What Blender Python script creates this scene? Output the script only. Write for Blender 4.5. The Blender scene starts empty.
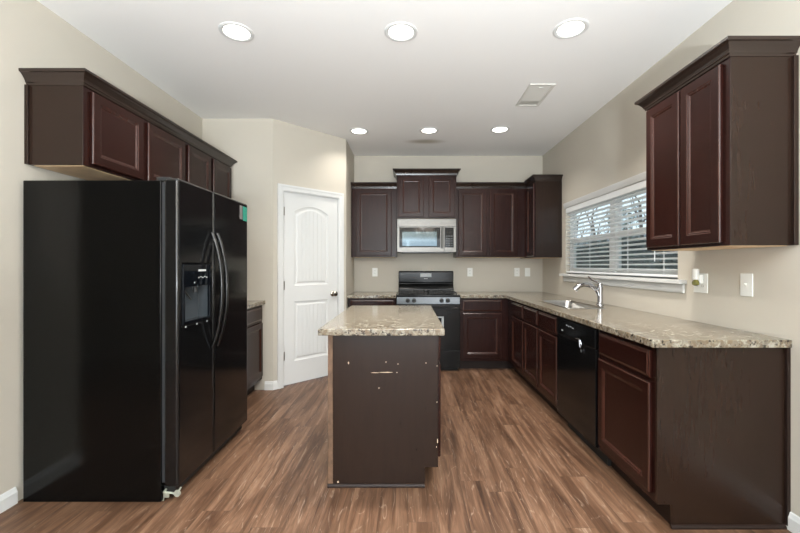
import bpy, bmesh, math, random
from mathutils import Vector, Matrix
from mathutils.geometry import tessellate_polygon

random.seed(7)
SC = bpy.context.scene
COL = SC.collection
PI = math.pi

# ------------------------------------------------------------------ camera, world, lights, exposure
cam_d = bpy.data.cameras.new('camera')
cam = bpy.data.objects.new('camera', cam_d)
COL.objects.link(cam)
cam.location = (0, 0, 1.27)
cam.rotation_euler = (PI / 2, 0, 0)
cam_d.sensor_width = 36.0
cam_d.lens = 390.0 * 36.0 / 800.0
cam_d.shift_x = -8.0 / 800.0
cam_d.shift_y = -1.0 / 800.0
cam_d.clip_start = 0.02
cam_d.clip_end = 300
SC.camera = cam

SC.view_settings.view_transform = 'Standard'
SC.view_settings.look = 'None'
SC.view_settings.gamma = 1
SC.view_settings.use_curve_mapping = False
SC.view_settings.exposure = 0.25
SC.cycles.use_denoising = True
SC.cycles.max_bounces = 10
SC.cycles.diffuse_bounces = 6
SC.cycles.glossy_bounces = 5
SC.cycles.transmission_bounces = 6
SC.cycles.transparent_max_bounces = 12
SC.cycles.sample_clamp_indirect = 6.0

WORLD_STRENGTH = 1.25
REAR_W = 105.0
REAR_UPLIGHT_W = 320.0
CAN_W = 14.0
FAR_CAN_W = 6.5
CHANDELIER_W = 15.0
UPLIGHT_W = 248.0

world = bpy.data.worlds.new('overcast_sky')
SC.world = world
world.use_nodes = True
wn = world.node_tree.nodes
wl = world.node_tree.links
wn['Background'].inputs['Color'].default_value = (0.80, 0.92, 1.0, 1)
wn['Background'].inputs['Strength'].default_value = WORLD_STRENGTH


def area_light(name, loc, rot, sx, sy, power, color, shape='RECTANGLE', spread=PI, parent=None):
    d = bpy.data.lights.new(name, 'AREA')
    d.shape = shape
    d.size = sx
    d.size_y = sy
    d.energy = power
    d.color = color
    d.spread = spread
    o = bpy.data.objects.new(name, d)
    COL.objects.link(o)
    o.location = loc
    o.rotation_euler = rot
    if parent is not None:
        o.parent = parent
        o.location = Vector(loc) - parent.location
    return o


# added fill light behind the camera, filling the unseen patio opening
area_light('rear_fill_light', (0.0, -3.72, 1.15), (PI / 2, 0, 0), 2.9, 2.1, REAR_W, (0.90, 0.96, 1.0))

# ------------------------------------------------------------------ materials
def mat(name):
    m = bpy.data.materials.new(name)
    m.use_nodes = True
    nt = m.node_tree
    return m, nt, nt.nodes['Principled BSDF']


def N(nt, typ, **kw):
    n = nt.nodes.new(typ)
    for k, v in kw.items():
        if k in n.inputs:
            n.inputs[k].default_value = v
        else:
            setattr(n, k, v)
    return n


def ramp(nt, stops, fac=None):
    r = nt.nodes.new('ShaderNodeValToRGB')
    e = r.color_ramp.elements
    while len(e) < len(stops):
        e.new(0.5)
    for i, (p, c) in enumerate(stops):
        e[i].position = p
        e[i].color = tuple(c) + ((1,) if len(c) == 3 else ())
    if fac is not None:
        nt.links.new(fac, r.inputs[0])
    return r


def mixc(nt, fac, a, b, mode='MIX'):
    m = nt.nodes.new('ShaderNodeMix')
    m.data_type = 'RGBA'
    m.blend_type = mode
    for sock, v in ((m.inputs[0], fac), (m.inputs[6], a), (m.inputs[7], b)):
        if hasattr(v, 'is_output'):
            nt.links.new(v, sock)
        elif isinstance(v, (int, float)):
            sock.default_value = v
        else:
            sock.default_value = tuple(v) + ((1,) if len(v) == 3 else ())
    return m.outputs[2]


def coords(nt, scale=(1, 1, 1), rot=(0, 0, 0), kind='Object'):
    tc = nt.nodes.new('ShaderNodeTexCoord')
    mp = nt.nodes.new('ShaderNodeMapping')
    mp.inputs['Scale'].default_value = scale
    mp.inputs['Rotation'].default_value = rot
    nt.links.new(tc.outputs[kind], mp.inputs['Vector'])
    return mp.outputs[0]


def bump(nt, b, height, strength=0.1, dist=0.01):
    n = nt.nodes.new('ShaderNodeBump')
    n.inputs['Strength'].default_value = strength
    n.inputs['Distance'].default_value = dist
    nt.links.new(height, n.inputs['Height'])
    nt.links.new(n.outputs[0], b.inputs['Normal'])


def plain(name, color, rough=0.5, metal=0.0, var=0.04, scale=6.0, spec=0.5, coat=0.0, bumps=0.0, bscale=80):
    m, nt, b = mat(name)
    v = coords(nt)
    n = N(nt, 'ShaderNodeTexNoise', Scale=scale, Detail=3.0)
    nt.links.new(v, n.inputs['Vector'])
    lo = tuple(max(0, c * (1 - var)) for c in color)
    hi = tuple(min(1, c * (1 + var)) for c in color)
    r = ramp(nt, [(0.3, lo), (0.7, hi)], n.outputs['Fac'])
    nt.links.new(r.outputs[0], b.inputs['Base Color'])
    b.inputs['Roughness'].default_value = rough
    b.inputs['Metallic'].default_value = metal
    b.inputs['Specular IOR Level'].default_value = spec
    b.inputs['Coat Weight'].default_value = coat
    b.inputs['Coat Roughness'].default_value = 0.12
    if bumps:
        n2 = N(nt, 'ShaderNodeTexNoise', Scale=bscale, Detail=4.0)
        nt.links.new(v, n2.inputs['Vector'])
        bump(nt, b, n2.outputs['Fac'], bumps, 0.004)
    return m


M = {}
M['wall'] = plain('wall_paint', (0.525, 0.490, 0.425), 0.75, var=0.015, scale=2, spec=0.25, bumps=0.06, bscale=160)
M['white'] = plain('white_trim_paint', (0.67, 0.68, 0.675), 0.35, var=0.01, spec=0.4)
M['plate'] = plain('white_plastic', (0.80, 0.81, 0.78), 0.3, var=0.01)
M['black'] = plain('gloss_black_enamel', (0.0045, 0.0045, 0.0048), 0.13, var=0.02, spec=0.5)
M['black_side'] = plain('textured_black_steel', (0.0022, 0.0022, 0.0022), 0.14, var=0.05, spec=0.24, bumps=0.03, bscale=260)
M['range_black'] = plain('range_black_enamel', (0.0038, 0.0038, 0.0040), 0.15, var=0.02, spec=0.24)
M['black_matte'] = plain('black_cast_iron', (0.010, 0.010, 0.010), 0.55, var=0.1)
M['black_glass'] = plain('black_glass', (0.004, 0.005, 0.007), 0.05, var=0.02, spec=0.20)
M['dark_grey'] = plain('dark_grey_plastic', (0.03, 0.032, 0.035), 0.3)
M['recess'] = plain('dispenser_grey', (0.055, 0.065, 0.075), 0.25)
M['steel'] = plain('brushed_stainless', (0.118, 0.113, 0.106), 0.32, 1.0, var=0.05, scale=30)
M['sinksteel'] = plain('sink_stainless', (0.55, 0.54, 0.52), 0.22, 1.0, var=0.05, scale=12)
M['rangesteel'] = plain('range_panel_steel', (0.185, 0.20, 0.215), 0.36, 1.0, var=0.04, scale=20)
M['chrome'] = plain('chrome', (0.50, 0.50, 0.52), 0.13, 1.0, var=0.01)
M['nickel'] = plain('satin_nickel', (0.42, 0.38, 0.33), 0.25, 1.0, var=0.03)
M['hinge'] = plain('hinge_metal', (0.40, 0.38, 0.35), 0.35, 1.0, var=0.03)
M['rawwood'] = plain('pale_birch_plywood', (0.66, 0.47, 0.28), 0.55, var=0.12, scale=9)
M['wornwood'] = plain('worn_bare_wood', (0.120, 0.068, 0.040), 0.6, var=0.35, scale=25)
M['chip'] = plain('chipped_bare_wood', (0.62, 0.48, 0.36), 0.7, var=0.1)
M['teal'] = plain('teal_sticker', (0.012, 0.27, 0.185), 0.4, var=0.03)
M['greysticker'] = plain('grey_sticker', (0.16, 0.15, 0.145), 0.5, var=0.03)
M['palemark'] = plain('pale_print', (0.55, 0.57, 0.58), 0.5, var=0.03)
M['silverlabel'] = plain('silver_grey_label', (0.40, 0.43, 0.44), 0.4, var=0.03)
M['oil'] = plain('olive_oil_bottle', (0.16, 0.15, 0.045), 0.15, var=0.15, scale=40)
M['footmetal'] = plain('zinc_bracket', (0.50, 0.52, 0.45), 0.4, 0.6, var=0.15, scale=60)
M['vent'] = plain('vent_enamel', (0.66, 0.65, 0.61), 0.45, var=0.02)
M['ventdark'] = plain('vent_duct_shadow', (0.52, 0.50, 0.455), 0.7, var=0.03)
M['slat'] = plain('blind_slat_white', (0.84, 0.86, 0.87), 0.35, var=0.01)
M['bark'] = plain('grey_bark', (0.15, 0.135, 0.12), 0.9, var=0.35, scale=3)
M['leaf'] = plain('evergreen_leaf', (0.055, 0.085, 0.045), 0.7, var=0.4, scale=1.5)
M['shrubleaf'] = plain('greygreen_shrub', (0.12, 0.14, 0.12), 0.8, var=0.4, scale=1.2)
M['litter'] = plain('leaf_litter_ground', (0.13, 0.125, 0.09), 0.95, var=0.3, scale=0.8)
M['lampglass'] = None


def cabinet_wood(name, dark, light, rough, coat=0.25, relief=0.025, spec=0.2):
    m, nt, b = mat(name)
    v = coords(nt, (22, 22, 2.2))
    n = N(nt, 'ShaderNodeTexNoise', Scale=2.2, Detail=5.0, Roughness=0.6, Distortion=0.4)
    nt.links.new(v, n.inputs['Vector'])
    v2 = coords(nt, (1, 1, 1))
    n2 = N(nt, 'ShaderNodeTexNoise', Scale=2.0, Detail=2.0)
    nt.links.new(v2, n2.inputs['Vector'])
    r = ramp(nt, [(0.3, dark), (0.72, light)], n.outputs['Fac'])
    c = mixc(nt, n2.outputs['Fac'], r.outputs[0], tuple(x * 0.8 for x in dark))
    nt.links.new(c, b.inputs['Base Color'])
    b.inputs['Roughness'].default_value = rough
    b.inputs['Specular IOR Level'].default_value = spec
    b.inputs['Coat Weight'].default_value = coat
    b.inputs['Coat Roughness'].default_value = 0.25
    if relief:
        bump(nt, b, n.outputs['Fac'], relief, 0.003)
    return m


M['cab'] = cabinet_wood('espresso_stained_wood', (0.0150, 0.0043, 0.0031), (0.0300, 0.0086, 0.0062), 0.26, 0.0, 0.012)
M['cabside'] = cabinet_wood('espresso_veneer_panel', (0.0165, 0.0084, 0.0054), (0.0240, 0.0124, 0.0080), 0.26, 0.0, 0.0, 0.32)
M['crown'] = plain('espresso_molding', (0.0200, 0.0120, 0.0088), 0.22, var=0.10, scale=3, spec=0.5)
M['cabedge'] = cabinet_wood('rubbed_edge_highlight', (0.036, 0.0130, 0.0090), (0.062, 0.0230, 0.0160), 0.20, 0.0, 0.0, 0.5)
M['toe'] = cabinet_wood('espresso_toe_board', (0.016, 0.0090, 0.0070), (0.024, 0.0130, 0.0100), 0.45, 0.05)


def granite():
    m, nt, b = mat('speckled_granite')
    v = coords(nt)
    L = nt.links.new
    big = N(nt, 'ShaderNodeTexNoise', Scale=34.0, Detail=6.0, Roughness=0.65, Distortion=0.8)
    mid = N(nt, 'ShaderNodeTexNoise', Scale=27.0, Detail=6.0, Roughness=0.7)
    vor = N(nt, 'ShaderNodeTexVoronoi', Scale=58.0)
    fine = N(nt, 'ShaderNodeTexNoise', Scale=70.0, Detail=3.0, Roughness=0.7)
    fine2 = N(nt, 'ShaderNodeTexNoise', Scale=46.0, Detail=4.0, Roughness=0.65)
    for n in (big, mid, vor, fine, fine2):
        L(v, n.inputs['Vector'])
    base = ramp(nt, [(0.38, (0.22, 0.150, 0.095)), (0.48, (0.45, 0.38, 0.29)), (0.58, (0.74, 0.70, 0.61))], mid.outputs['Fac'])
    hsv = N(nt, 'ShaderNodeSeparateColor')
    L(vor.outputs['Color'], hsv.inputs[0])
    cr = ramp(nt, [(0.0, (0.30, 0.285, 0.26)), (0.3, (0.72, 0.69, 0.62)), (0.7, (0.62, 0.54, 0.42)), (1.0, (0.40, 0.29, 0.19))], hsv.outputs[0])
    c1 = mixc(nt, 0.45, base.outputs[0], cr.outputs[0])
    rb = ramp(nt, [(0.45, (0, 0, 0)), (0.55, (1, 1, 1))], big.outputs['Fac'])
    c2 = mixc(nt, rb.outputs[0], c1, mixc(nt, 0.66, c1, (0.25, 0.17, 0.105)))
    rd = ramp(nt, [(0.565, (0, 0, 0)), (0.600, (1, 1, 1))], fine2.outputs['Fac'])
    c3 = mixc(nt, rd.outputs[0], c2, (0.060, 0.048, 0.040))
    rw = ramp(nt, [(0.34, (1, 1, 1)), (0.40, (0, 0, 0))], fine.outputs['Fac'])
    c4 = mixc(nt, rw.outputs[0], c3, (0.20, 0.18, 0.155))
    c4 = mixc(nt, 1.0, c4, (0.50, 0.505, 0.485), 'MULTIPLY')
    L(c4, b.inputs['Base Color'])
    b.inputs['Roughness'].default_value = 0.12
    b.inputs['Specular IOR Level'].default_value = 0.5
    return m


M['granite'] = granite()


def floor_mat():
    m, nt, b = mat('brown_oak_plank_vinyl')
    L = nt.links.new
    tc = nt.nodes.new('ShaderNodeTexCoord')
    mp = nt.nodes.new('ShaderNodeMapping')
    mp.inputs['Rotation'].default_value = (0, 0, PI / 2)
    L(tc.outputs['Object'], mp.inputs['Vector'])
    br = N(nt, 'ShaderNodeTexBrick', Scale=1.0)
    br.inputs['Color1'].default_value = (0, 0, 0, 1)
    br.inputs['Color2'].default_value = (1, 1, 1, 1)
    br.inputs['Mortar'].default_value = (0.5, 0.5, 0.5, 1)
    br.inputs['Mortar Size'].default_value = 0.0009
    br.inputs['Mortar Smooth'].default_value = 0.3
    br.inputs['Brick Width'].default_value = 1.22
    br.inputs['Row Height'].default_value = 0.152
    br.offset = 0.0
    sx = N(nt, 'ShaderNodeSeparateXYZ')
    L(mp.outputs[0], sx.inputs[0])
    dv = N(nt, 'ShaderNodeMath', operation='DIVIDE')
    dv.inputs[1].default_value = 0.152
    L(sx.outputs[1], dv.inputs[0])
    flo = N(nt, 'ShaderNodeMath', operation='FLOOR')
    L(dv.outputs[0], flo.inputs[0])
    wno = N(nt, 'ShaderNodeTexWhiteNoise')
    wno.noise_dimensions = '1D'
    L(flo.outputs[0], wno.inputs['W'])
    ma = N(nt, 'ShaderNodeMath', operation='MULTIPLY_ADD')
    ma.inputs[1].default_value = 1.22
    L(wno.outputs['Value'], ma.inputs[0])
    L(sx.outputs[0], ma.inputs[2])
    cx_ = N(nt, 'ShaderNodeCombineXYZ')
    L(ma.outputs[0], cx_.inputs[0])
    L(sx.outputs[1], cx_.inputs[1])
    L(cx_.outputs[0], br.inputs['Vector'])
    # each plank shifts the grain pattern
    off = N(nt, 'ShaderNodeVectorMath', operation='SCALE')
    off.inputs['Scale'].default_value = 23.0
    L(br.outputs['Color'], off.inputs[0])
    add = N(nt, 'ShaderNodeVectorMath', operation='ADD')
    L(tc.outputs['Object'], add.inputs[0])
    L(off.outputs[0], add.inputs[1])

    def stretched(sx, sy):
        s = nt.nodes.new('ShaderNodeMapping')
        s.inputs['Scale'].default_value = (sx, sy, 1)
        L(add.outputs[0], s.inputs['Vector'])
        return s.outputs[0]
    g1 = N(nt, 'ShaderNodeTexNoise', Scale=1.0, Detail=6.0, Roughness=0.62, Distortion=0.9)
    L(stretched(15, 1.15), g1.inputs['Vector'])
    g2 = N(nt, 'ShaderNodeTexNoise', Scale=1.0, Detail=4.0, Roughness=0.7, Distortion=0.3)
    L(stretched(85, 4.0), g2.inputs['Vector'])
    g3 = N(nt, 'ShaderNodeTexNoise', Scale=1.0, Detail=2.0, Distortion=1.6)
    L(stretched(6.5, 0.9), g3.inputs['Vector'])
    # contour lines of a soft field = cathedral grain, pale
    mul = N(nt, 'ShaderNodeMath', operation='MULTIPLY')
    mul.inputs[1].default_value = 9.0
    L(g3.outputs['Fac'], mul.inputs[0])
    fr = N(nt, 'ShaderNodeMath', operation='FRACT')
    L(mul.outputs[0], fr.inputs[0])
    vein = ramp(nt, [(0.0, (0, 0, 0)), (0.07, (1, 1, 1)), (0.16, (0, 0, 0))], fr.outputs[0])
    gate = ramp(nt, [(0.44, (0, 0, 0)), (0.60, (1, 1, 1))], g2.outputs['Fac'])
    vm = mixc(nt, 1.0, vein.outputs[0], gate.outputs[0], 'MULTIPLY')
    base = ramp(nt, [(0.30, (0.042, 0.0200, 0.0110)), (0.44, (0.100, 0.051, 0.0290)), (0.56, (0.162, 0.089, 0.053)), (0.72, (0.245, 0.150, 0.097))], g1.outputs['Fac'])
    tone = ramp(nt, [(0.0, (0.90, 0.89, 0.88)), (1.0, (1.08, 1.08, 1.08))], br.outputs['Color'])
    c = mixc(nt, 1.0, base.outputs[0], tone.outputs[0], 'MULTIPLY')
    fine = ramp(nt, [(0.35, (0.80, 0.80, 0.80)), (0.65, (1.12, 1.12, 1.12))], g2.outputs['Fac'])
    c = mixc(nt, 0.8, c, fine.outputs[0], 'MULTIPLY')
    vf = N(nt, 'ShaderNodeMath', operation='MULTIPLY')
    vf.inputs[1].default_value = 0.40
    L(vm, vf.inputs[0])
    c = mixc(nt, vf.outputs[0], c, (0.42, 0.33, 0.255))
    c = mixc(nt, br.outputs['Fac'], c, (0.07, 0.042, 0.027))
    L(c, b.inputs['Base Color'])
    b.inputs['Roughness'].default_value = 0.42
    b.inputs['Specular IOR Level'].default_value = 0.3
    bump(nt, b, g2.outputs['Fac'], 0.06, 0.002)
    return m


M['floor'] = floor_mat()


def ceiling_mat():
    m, nt, b = mat('ceiling_white_paint')
    L = nt.links.new
    v = coords(nt)
    n = N(nt, 'ShaderNodeTexNoise', Scale=140.0, Detail=3.0)
    L(v, n.inputs['Vector'])
    bump(nt, b, n.outputs['Fac'], 0.05, 0.003)
    # darker brownish patch above the range: an ellipse centred at (0.21, 4.72)
    mp = nt.nodes.new('ShaderNodeMapping')
    tc = nt.nodes.new('ShaderNodeTexCoord')
    L(tc.outputs['Object'], mp.inputs['Vector'])
    mp.inputs['Location'].default_value = (-0.21 / 0.30, -4.72 / 0.115, 0)
    mp.inputs['Scale'].default_value = (1 / 0.30, 1 / 0.115, 0)
    ln = N(nt, 'ShaderNodeVectorMath', operation='LENGTH')
    L(mp.outputs[0], ln.inputs[0])
    r = ramp(nt, [(0.15, (1, 1, 1)), (1.0, (0, 0, 0))], ln.outputs['Value'])
    r.color_ramp.interpolation = 'EASE'
    f = N(nt, 'ShaderNodeMath', operation='MULTIPLY')
    f.inputs[1].default_value = 0.75
    L(r.outputs[0], f.inputs[0])
    c = mixc(nt, f.outputs[0], (0.87, 0.87, 0.86), (0.34, 0.30, 0.22))
    L(c, b.inputs['Base Color'])
    b.inputs['Roughness'].default_value = 0.85
    b.inputs['Specular IOR Level'].default_value = 0.2
    return m


M['ceiling'] = ceiling_mat()


def emissive(name, color, strength):
    m, nt, b = mat(name)
    b.inputs['Base Color'].default_value = (0.8, 0.8, 0.8, 1)
    b.inputs['Emission Color'].default_value = tuple(color) + (1,)
    b.inputs['Emission Strength'].default_value = strength
    return m


M['lens'] = emissive('lit_lamp_lens', (1.0, 0.95, 0.86), 4.0)
M['shade'] = emissive('lit_frosted_shade', (1.0, 0.74, 0.45), 5.0)


def see_through(name, tint, gloss_fac, rough=0.0, dark=None, darkfac=0.0):
    m = bpy.data.materials.new(name)
    m.use_nodes = True
    nt = m.node_tree
    nt.nodes.remove(nt.nodes['Principled BSDF'])
    out = nt.nodes['Material Output']
    t = nt.nodes.new('ShaderNodeBsdfTransparent')
    t.inputs[0].default_value = tuple(tint) + (1,)
    if dark is None:
        g = nt.nodes.new('ShaderNodeBsdfGlossy')
        g.inputs['Roughness'].default_value = rough
    else:
        g = nt.nodes.new('ShaderNodeBsdfDiffuse')
        g.inputs['Color'].default_value = tuple(dark) + (1,)
    mx = nt.nodes.new('ShaderNodeMixShader')
    mx.inputs[0].default_value = gloss_fac
    nt.links.new(t.outputs[0], mx.inputs[1])
    nt.links.new(g.outputs[0], mx.inputs[2])
    nt.links.new(mx.outputs[0], out.inputs['Surface'])
    return m


M['glass'] = see_through('window_glass', (0.93, 0.97, 0.98), 0.05)
M['screen'] = see_through('insect_screen_mesh', (0.9, 0.9, 0.9), 0.40, dark=(0.30, 0.32, 0.33))


# ------------------------------------------------------------------ mesh helpers
class MB:
    def __init__(self):
        self.bm = bmesh.new()

    def poly(self, pts):
        try:
            return self.bm.faces.new([self.bm.verts.new(p) for p in pts])
        except ValueError:
            return None

    def box(self, a, b):
        x0, y0, z0 = (min(a[i], b[i]) for i in range(3))
        x1, y1, z1 = (max(a[i], b[i]) for i in range(3))
        v = [self.bm.verts.new(p) for p in ((x0, y0, z0), (x1, y0, z0), (x1, y1, z0), (x0, y1, z0),
                                            (x0, y0, z1), (x1, y0, z1), (x1, y1, z1), (x0, y1, z1))]
        for f in ((0, 3, 2, 1), (4, 5, 6, 7), (0, 1, 5, 4), (1, 2, 6, 5), (2, 3, 7, 6), (3, 0, 4, 7)):
            self.bm.faces.new([v[i] for i in f])
        return self

    def obox(self, F, a, b):
        """box in the local (u, v, n) frame F"""
        u0, v0, n0 = a
        u1, v1, n1 = b
        v = [self.bm.verts.new(F(*p)) for p in ((u0, v0, n0), (u1, v0, n0), (u1, v1, n0), (u0, v1, n0),
                                                (u0, v0, n1), (u1, v0, n1), (u1, v1, n1), (u0, v1, n1))]
        for f in ((0, 3, 2, 1), (4, 5, 6, 7), (0, 1, 5, 4), (1, 2, 6, 5), (2, 3, 7, 6), (3, 0, 4, 7)):
            self.bm.faces.new([v[i] for i in f])
        return self

    def rings(self, rings, cap0=True, cap1=True, closed=True):
        vs = [[self.bm.verts.new(p) for p in r] for r in rings]
        n = len(vs[0])
        for a, b in zip(vs, vs[1:]):
            for i in range(n if closed else n - 1):
                j = (i + 1) % n
                self.bm.faces.new((a[i], a[j], b[j], b[i]))
        if cap0:
            self.bm.faces.new(list(reversed(vs[0])))
        if cap1:
            self.bm.faces.new(vs[-1])
        return self

    def lathe(self, origin, axis, prof, seg=24, cap0=True, cap1=True):
        """prof: list of (radius, distance along axis)"""
        o = Vector(origin)
        ax = Vector(axis).normalized()
        e1 = ax.orthogonal().normalized()
        e2 = ax.cross(e1)
        rr = []
        for r, h in prof:
            rr.append([o + ax * h + (e1 * math.cos(2 * PI * k / seg) + e2 * math.sin(2 * PI * k / seg)) * max(r, 1e-4) for k in range(seg)])
        return self.rings(rr, cap0, cap1)

    def tube(self, pts, r, seg=10, flat=1.0, up=(0, 0, 1)):
        pts = [Vector(p) for p in pts]
        rad = r if isinstance(r, (list, tuple)) else [r] * len(pts)
        rr = []
        for i, p in enumerate(pts):
            t = (pts[min(i + 1, len(pts) - 1)] - pts[max(i - 1, 0)]).normalized()
            u = Vector(up)
            e1 = t.cross(u)
            if e1.length < 1e-3:
                e1 = t.cross(Vector((1, 0, 0)))
            e1.normalize()
            e2 = t.cross(e1).normalized()
            rr.append([p + e1 * math.cos(2 * PI * k / seg) * rad[i] + e2 * math.sin(2 * PI * k / seg) * rad[i] * flat for k in range(seg)])
        return self.rings(rr)

    def sweep(self, path, profile, z0):
        """profile [(out, z)] swept along an open XY path; outward is the right-hand side"""
        P = [Vector(p) for p in path]
        nrm = []
        for a, b in zip(P, P[1:]):
            d = (b - a).normalized()
            nrm.append(Vector((d.y, -d.x)))
        rr = []
        for i, p in enumerate(P):
            if i == 0:
                m = nrm[0]
            elif i == len(P) - 1:
                m = nrm[-1]
            else:
                a, b = nrm[i - 1], nrm[i]
                m = (a + b) / (1 + a.dot(b))
            rr.append([(p.x + m.x * o, p.y + m.y * o, z0 + z) for o, z in profile])
        return self.rings(rr)

    def slab(self, F, us, vs, skip, n0, n1):
        """rectilinear plate in frame F with the cells of skip left out"""
        inc = {(i, j) for i in range(len(us) - 1) for j in range(len(vs) - 1)} - set(skip)
        cache = {}

        def V(i, j, k):
            key = (i, j, k)
            if key not in cache:
                cache[key] = self.bm.verts.new(F(us[i], vs[j], n1 if k else n0))
            return cache[key]
        for (i, j) in inc:
            self.bm.faces.new((V(i, j, 1), V(i + 1, j, 1), V(i + 1, j + 1, 1), V(i, j + 1, 1)))
            self.bm.faces.new((V(i, j + 1, 0), V(i + 1, j + 1, 0), V(i + 1, j, 0), V(i, j, 0)))
            for (di, dj, a, b) in ((-1, 0, (i, j), (i, j + 1)), (1, 0, (i + 1, j + 1), (i + 1, j)),
                                   (0, -1, (i + 1, j), (i, j)), (0, 1, (i, j + 1), (i + 1, j + 1))):
                if (i + di, j + dj) not in inc:
                    self.bm.faces.new((V(*a, 1), V(*b, 1), V(*b, 0), V(*a, 0)))
        return self

    def build(self, name, material, parent=None, bevel=0.0, smooth=False, seg=2, dissolve=False, angle=35):
        bm = self.bm
        if dissolve:
            bmesh.ops.dissolve_limit(bm, angle_limit=0.01, verts=bm.verts[:], edges=bm.edges[:])
        bmesh.ops.recalc_face_normals(bm, faces=bm.faces[:])
        me = bpy.data.meshes.new(name)
        if parent is not None:
            loc = parent.matrix_world.translation if parent.parent is None else Vector(ORIG[parent.name])
            loc = Vector(ORIG.get(parent.name, parent.location))
            bmesh.ops.translate(bm, verts=bm.verts[:], vec=-loc)
        bm.to_mesh(me)
        bm.free()
        o = bpy.data.objects.new(name, me)
        me.materials.append(material)
        COL.objects.link(o)
        if parent is not None:
            o.parent = parent
            ORIG[o.name] = tuple(ORIG.get(parent.name, parent.location))
        else:
            ORIG[o.name] = (0, 0, 0)
        if smooth or bevel:
            for p in me.polygons:
                p.use_smooth = True
            me.set_sharp_from_angle(angle=math.radians(angle))
        if bevel:
            md = o.modifiers.new('bevel', 'BEVEL')
            md.width = bevel
            md.segments = seg
            md.limit_method = 'ANGLE'
            md.angle_limit = math.radians(35)
            md.harden_normals = True
        return o


ORIG = {}


def thing(name, label, cat, loc=(0, 0, 0), group=None):
    o = bpy.data.objects.new(name, None)
    o.empty_display_size = 0.1
    COL.objects.link(o)
    o.location = loc
    ORIG[o.name] = tuple(loc)
    o['label'] = label
    o['category'] = cat
    if group:
        o['group'] = group
    return o


def tag(o, label, cat, group=None):
    o['label'] = label
    o['category'] = cat
    if group:
        o['group'] = group
    return o


def struct(o, label=None):
    o['kind'] = 'structure'
    if label:
        o['label'] = label
    return o


def FR(o, u, v, n):
    o, u, v, n = Vector(o), Vector(u), Vector(v), Vector(n)
    return lambda a, b, c: o + u * a + v * b + n * c


IDF = lambda a, b, c: Vector((a, b, c))                  # u=x v=y n=z

# ------------------------------------------------------------------ dimensions of the room
XL, XR, YB, YR, H = -2.10, 1.84, 5.33, -3.8, 2.77
P0 = Vector((-1.38, 3.985))       # pantry corner, start of the diagonal wall
P1 = Vector((-0.735, 4.63))       # end of the diagonal wall
LD = (P1 - P0).length
DU = (P1 - P0).normalized()
DN = Vector((DU.y, -DU.x))        # towards the room
WT = 0.12

# ------------------------------------------------------------------ floor, ceiling, walls
struct(MB().box((XL - 3.2, YR - 0.2, -0.1), (XR + 0.14, YB + 0.14, 0)).build('floor', M['floor']), 'brown oak plank floor')
struct(MB().box((XL - 3.2, YR - 0.2, H), (XR + 0.14, YB + 0.14, H + 0.1)).build('ceiling', M['ceiling']), 'white painted ceiling')

WY0, WY1, WZ0, WZ1 = 2.66, 4.55, 1.175, 1.935    # kitchen window opening
Fr = FR((XR, 0, 0), (0, 1, 0), (0, 0, 1), (1, 0, 0))
struct(MB().slab(Fr, [YR, WY0, WY1, YB + 0.12], [0, WZ0, WZ1, H], [(1, 1)], 0, WT).build('wall_right', M['wall']), 'greige right wall with the window')
Fl = FR((XL, 0, 0), (0, 1, 0), (0, 0, 1), (-1, 0, 0))
struct(MB().slab(Fl, [YR, -0.9, 1.70, YB + 0.12], [0, 2.25, H], [(1, 0)], 0, WT).build('wall_left', M['wall']), 'greige left wall beside the refrigerator')
struct(MB().box((-0.735, YB, 0), (XR, YB + WT, H)).build('wall_back', M['wall']), 'greige back wall behind the range')
struct(MB().box((XL, 3.985, 0), (-1.38, 3.985 + WT, H)).build('wall_pantry_front', M['wall']), 'short greige wall left of the pantry door')
Fd = FR((P0.x, P0.y, 0), (DU.x, DU.y, 0), (0, 0, 1), (-DN.x, -DN.y, 0))
DS0, DS1, DH = 0.108, 0.808, 2.055               # door opening along the diagonal wall
struct(MB().slab(Fd, [0, DS0, DS1, LD], [0, DH, H], [(1, 0)], 0, 0.10).build('wall_pantry_diagonal', M['wall']), 'diagonal greige pantry wall holding the white door')
struct(MB().box((-0.735 - WT, 4.63, 0), (-0.735, YB + WT, H)).build('wall_pantry_side', M['wall']), 'narrow greige pantry wall left of the range')
# room behind the camera: patio opening added to light the kitchen, and a hall through the left wall opening
Fb = FR((0, YR, 0), (1, 0, 0), (0, 0, 1), (0, -1, 0))
struct(MB().slab(Fb, [XL, -1.50, 1.50, XR], [0, 2.22, H], [(1, 0)], -0.02, WT).build('wall_rear', M['wall']))
pf = MB().slab(Fb, [-1.50, -1.43, -0.04, 0.04, 1.43, 1.50], [0, 0.09, 2.13, 2.22], [(1, 1), (3, 1)], 0.02, 0.06)
struct(pf.build('added_patio_door', M['white'], bevel=0.004, dissolve=True))
struct(MB().box((XL - 2.9, -1.02, 0), (XL - WT, -0.9, H)).build('wall_hall_near', M['wall']))
struct(MB().box((XL - 2.9, 1.70, 0), (XL - WT, 1.82, H)).build('wall_hall_far', M['wall']))
struct(MB().box((XL - 3.0, -1.02, 0), (XL - 2.9, 1.82, H)).build('wall_hall_end', M['wall']))

# baseboards
BP = [(0, 0), (0.014, 0), (0.014, 0.062), (0.010, 0.070), (0.006, 0.084), (0, 0.088)]


def baseboard(name, path):
    struct(MB().sweep(path, BP, 0.0).build(name, M['white']))


baseboard('baseboard_left', [(XL, 1.70), (XL, 2.085)])
baseboard('baseboard_right', [(XR, 1.885), (XR, YR)])
cs = DS0 - 0.062
a = P0 + DU * cs
baseboard('baseboard_pantry', [(-1.462, 3.985), (P0.x, P0.y), (a.x, a.y)])
a = P0 + DU * (DS1 + 0.062)
baseboard('baseboard_pantry_side', [(a.x, a.y), (P1.x, P1.y), (P1.x, 4.69)])

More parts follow.
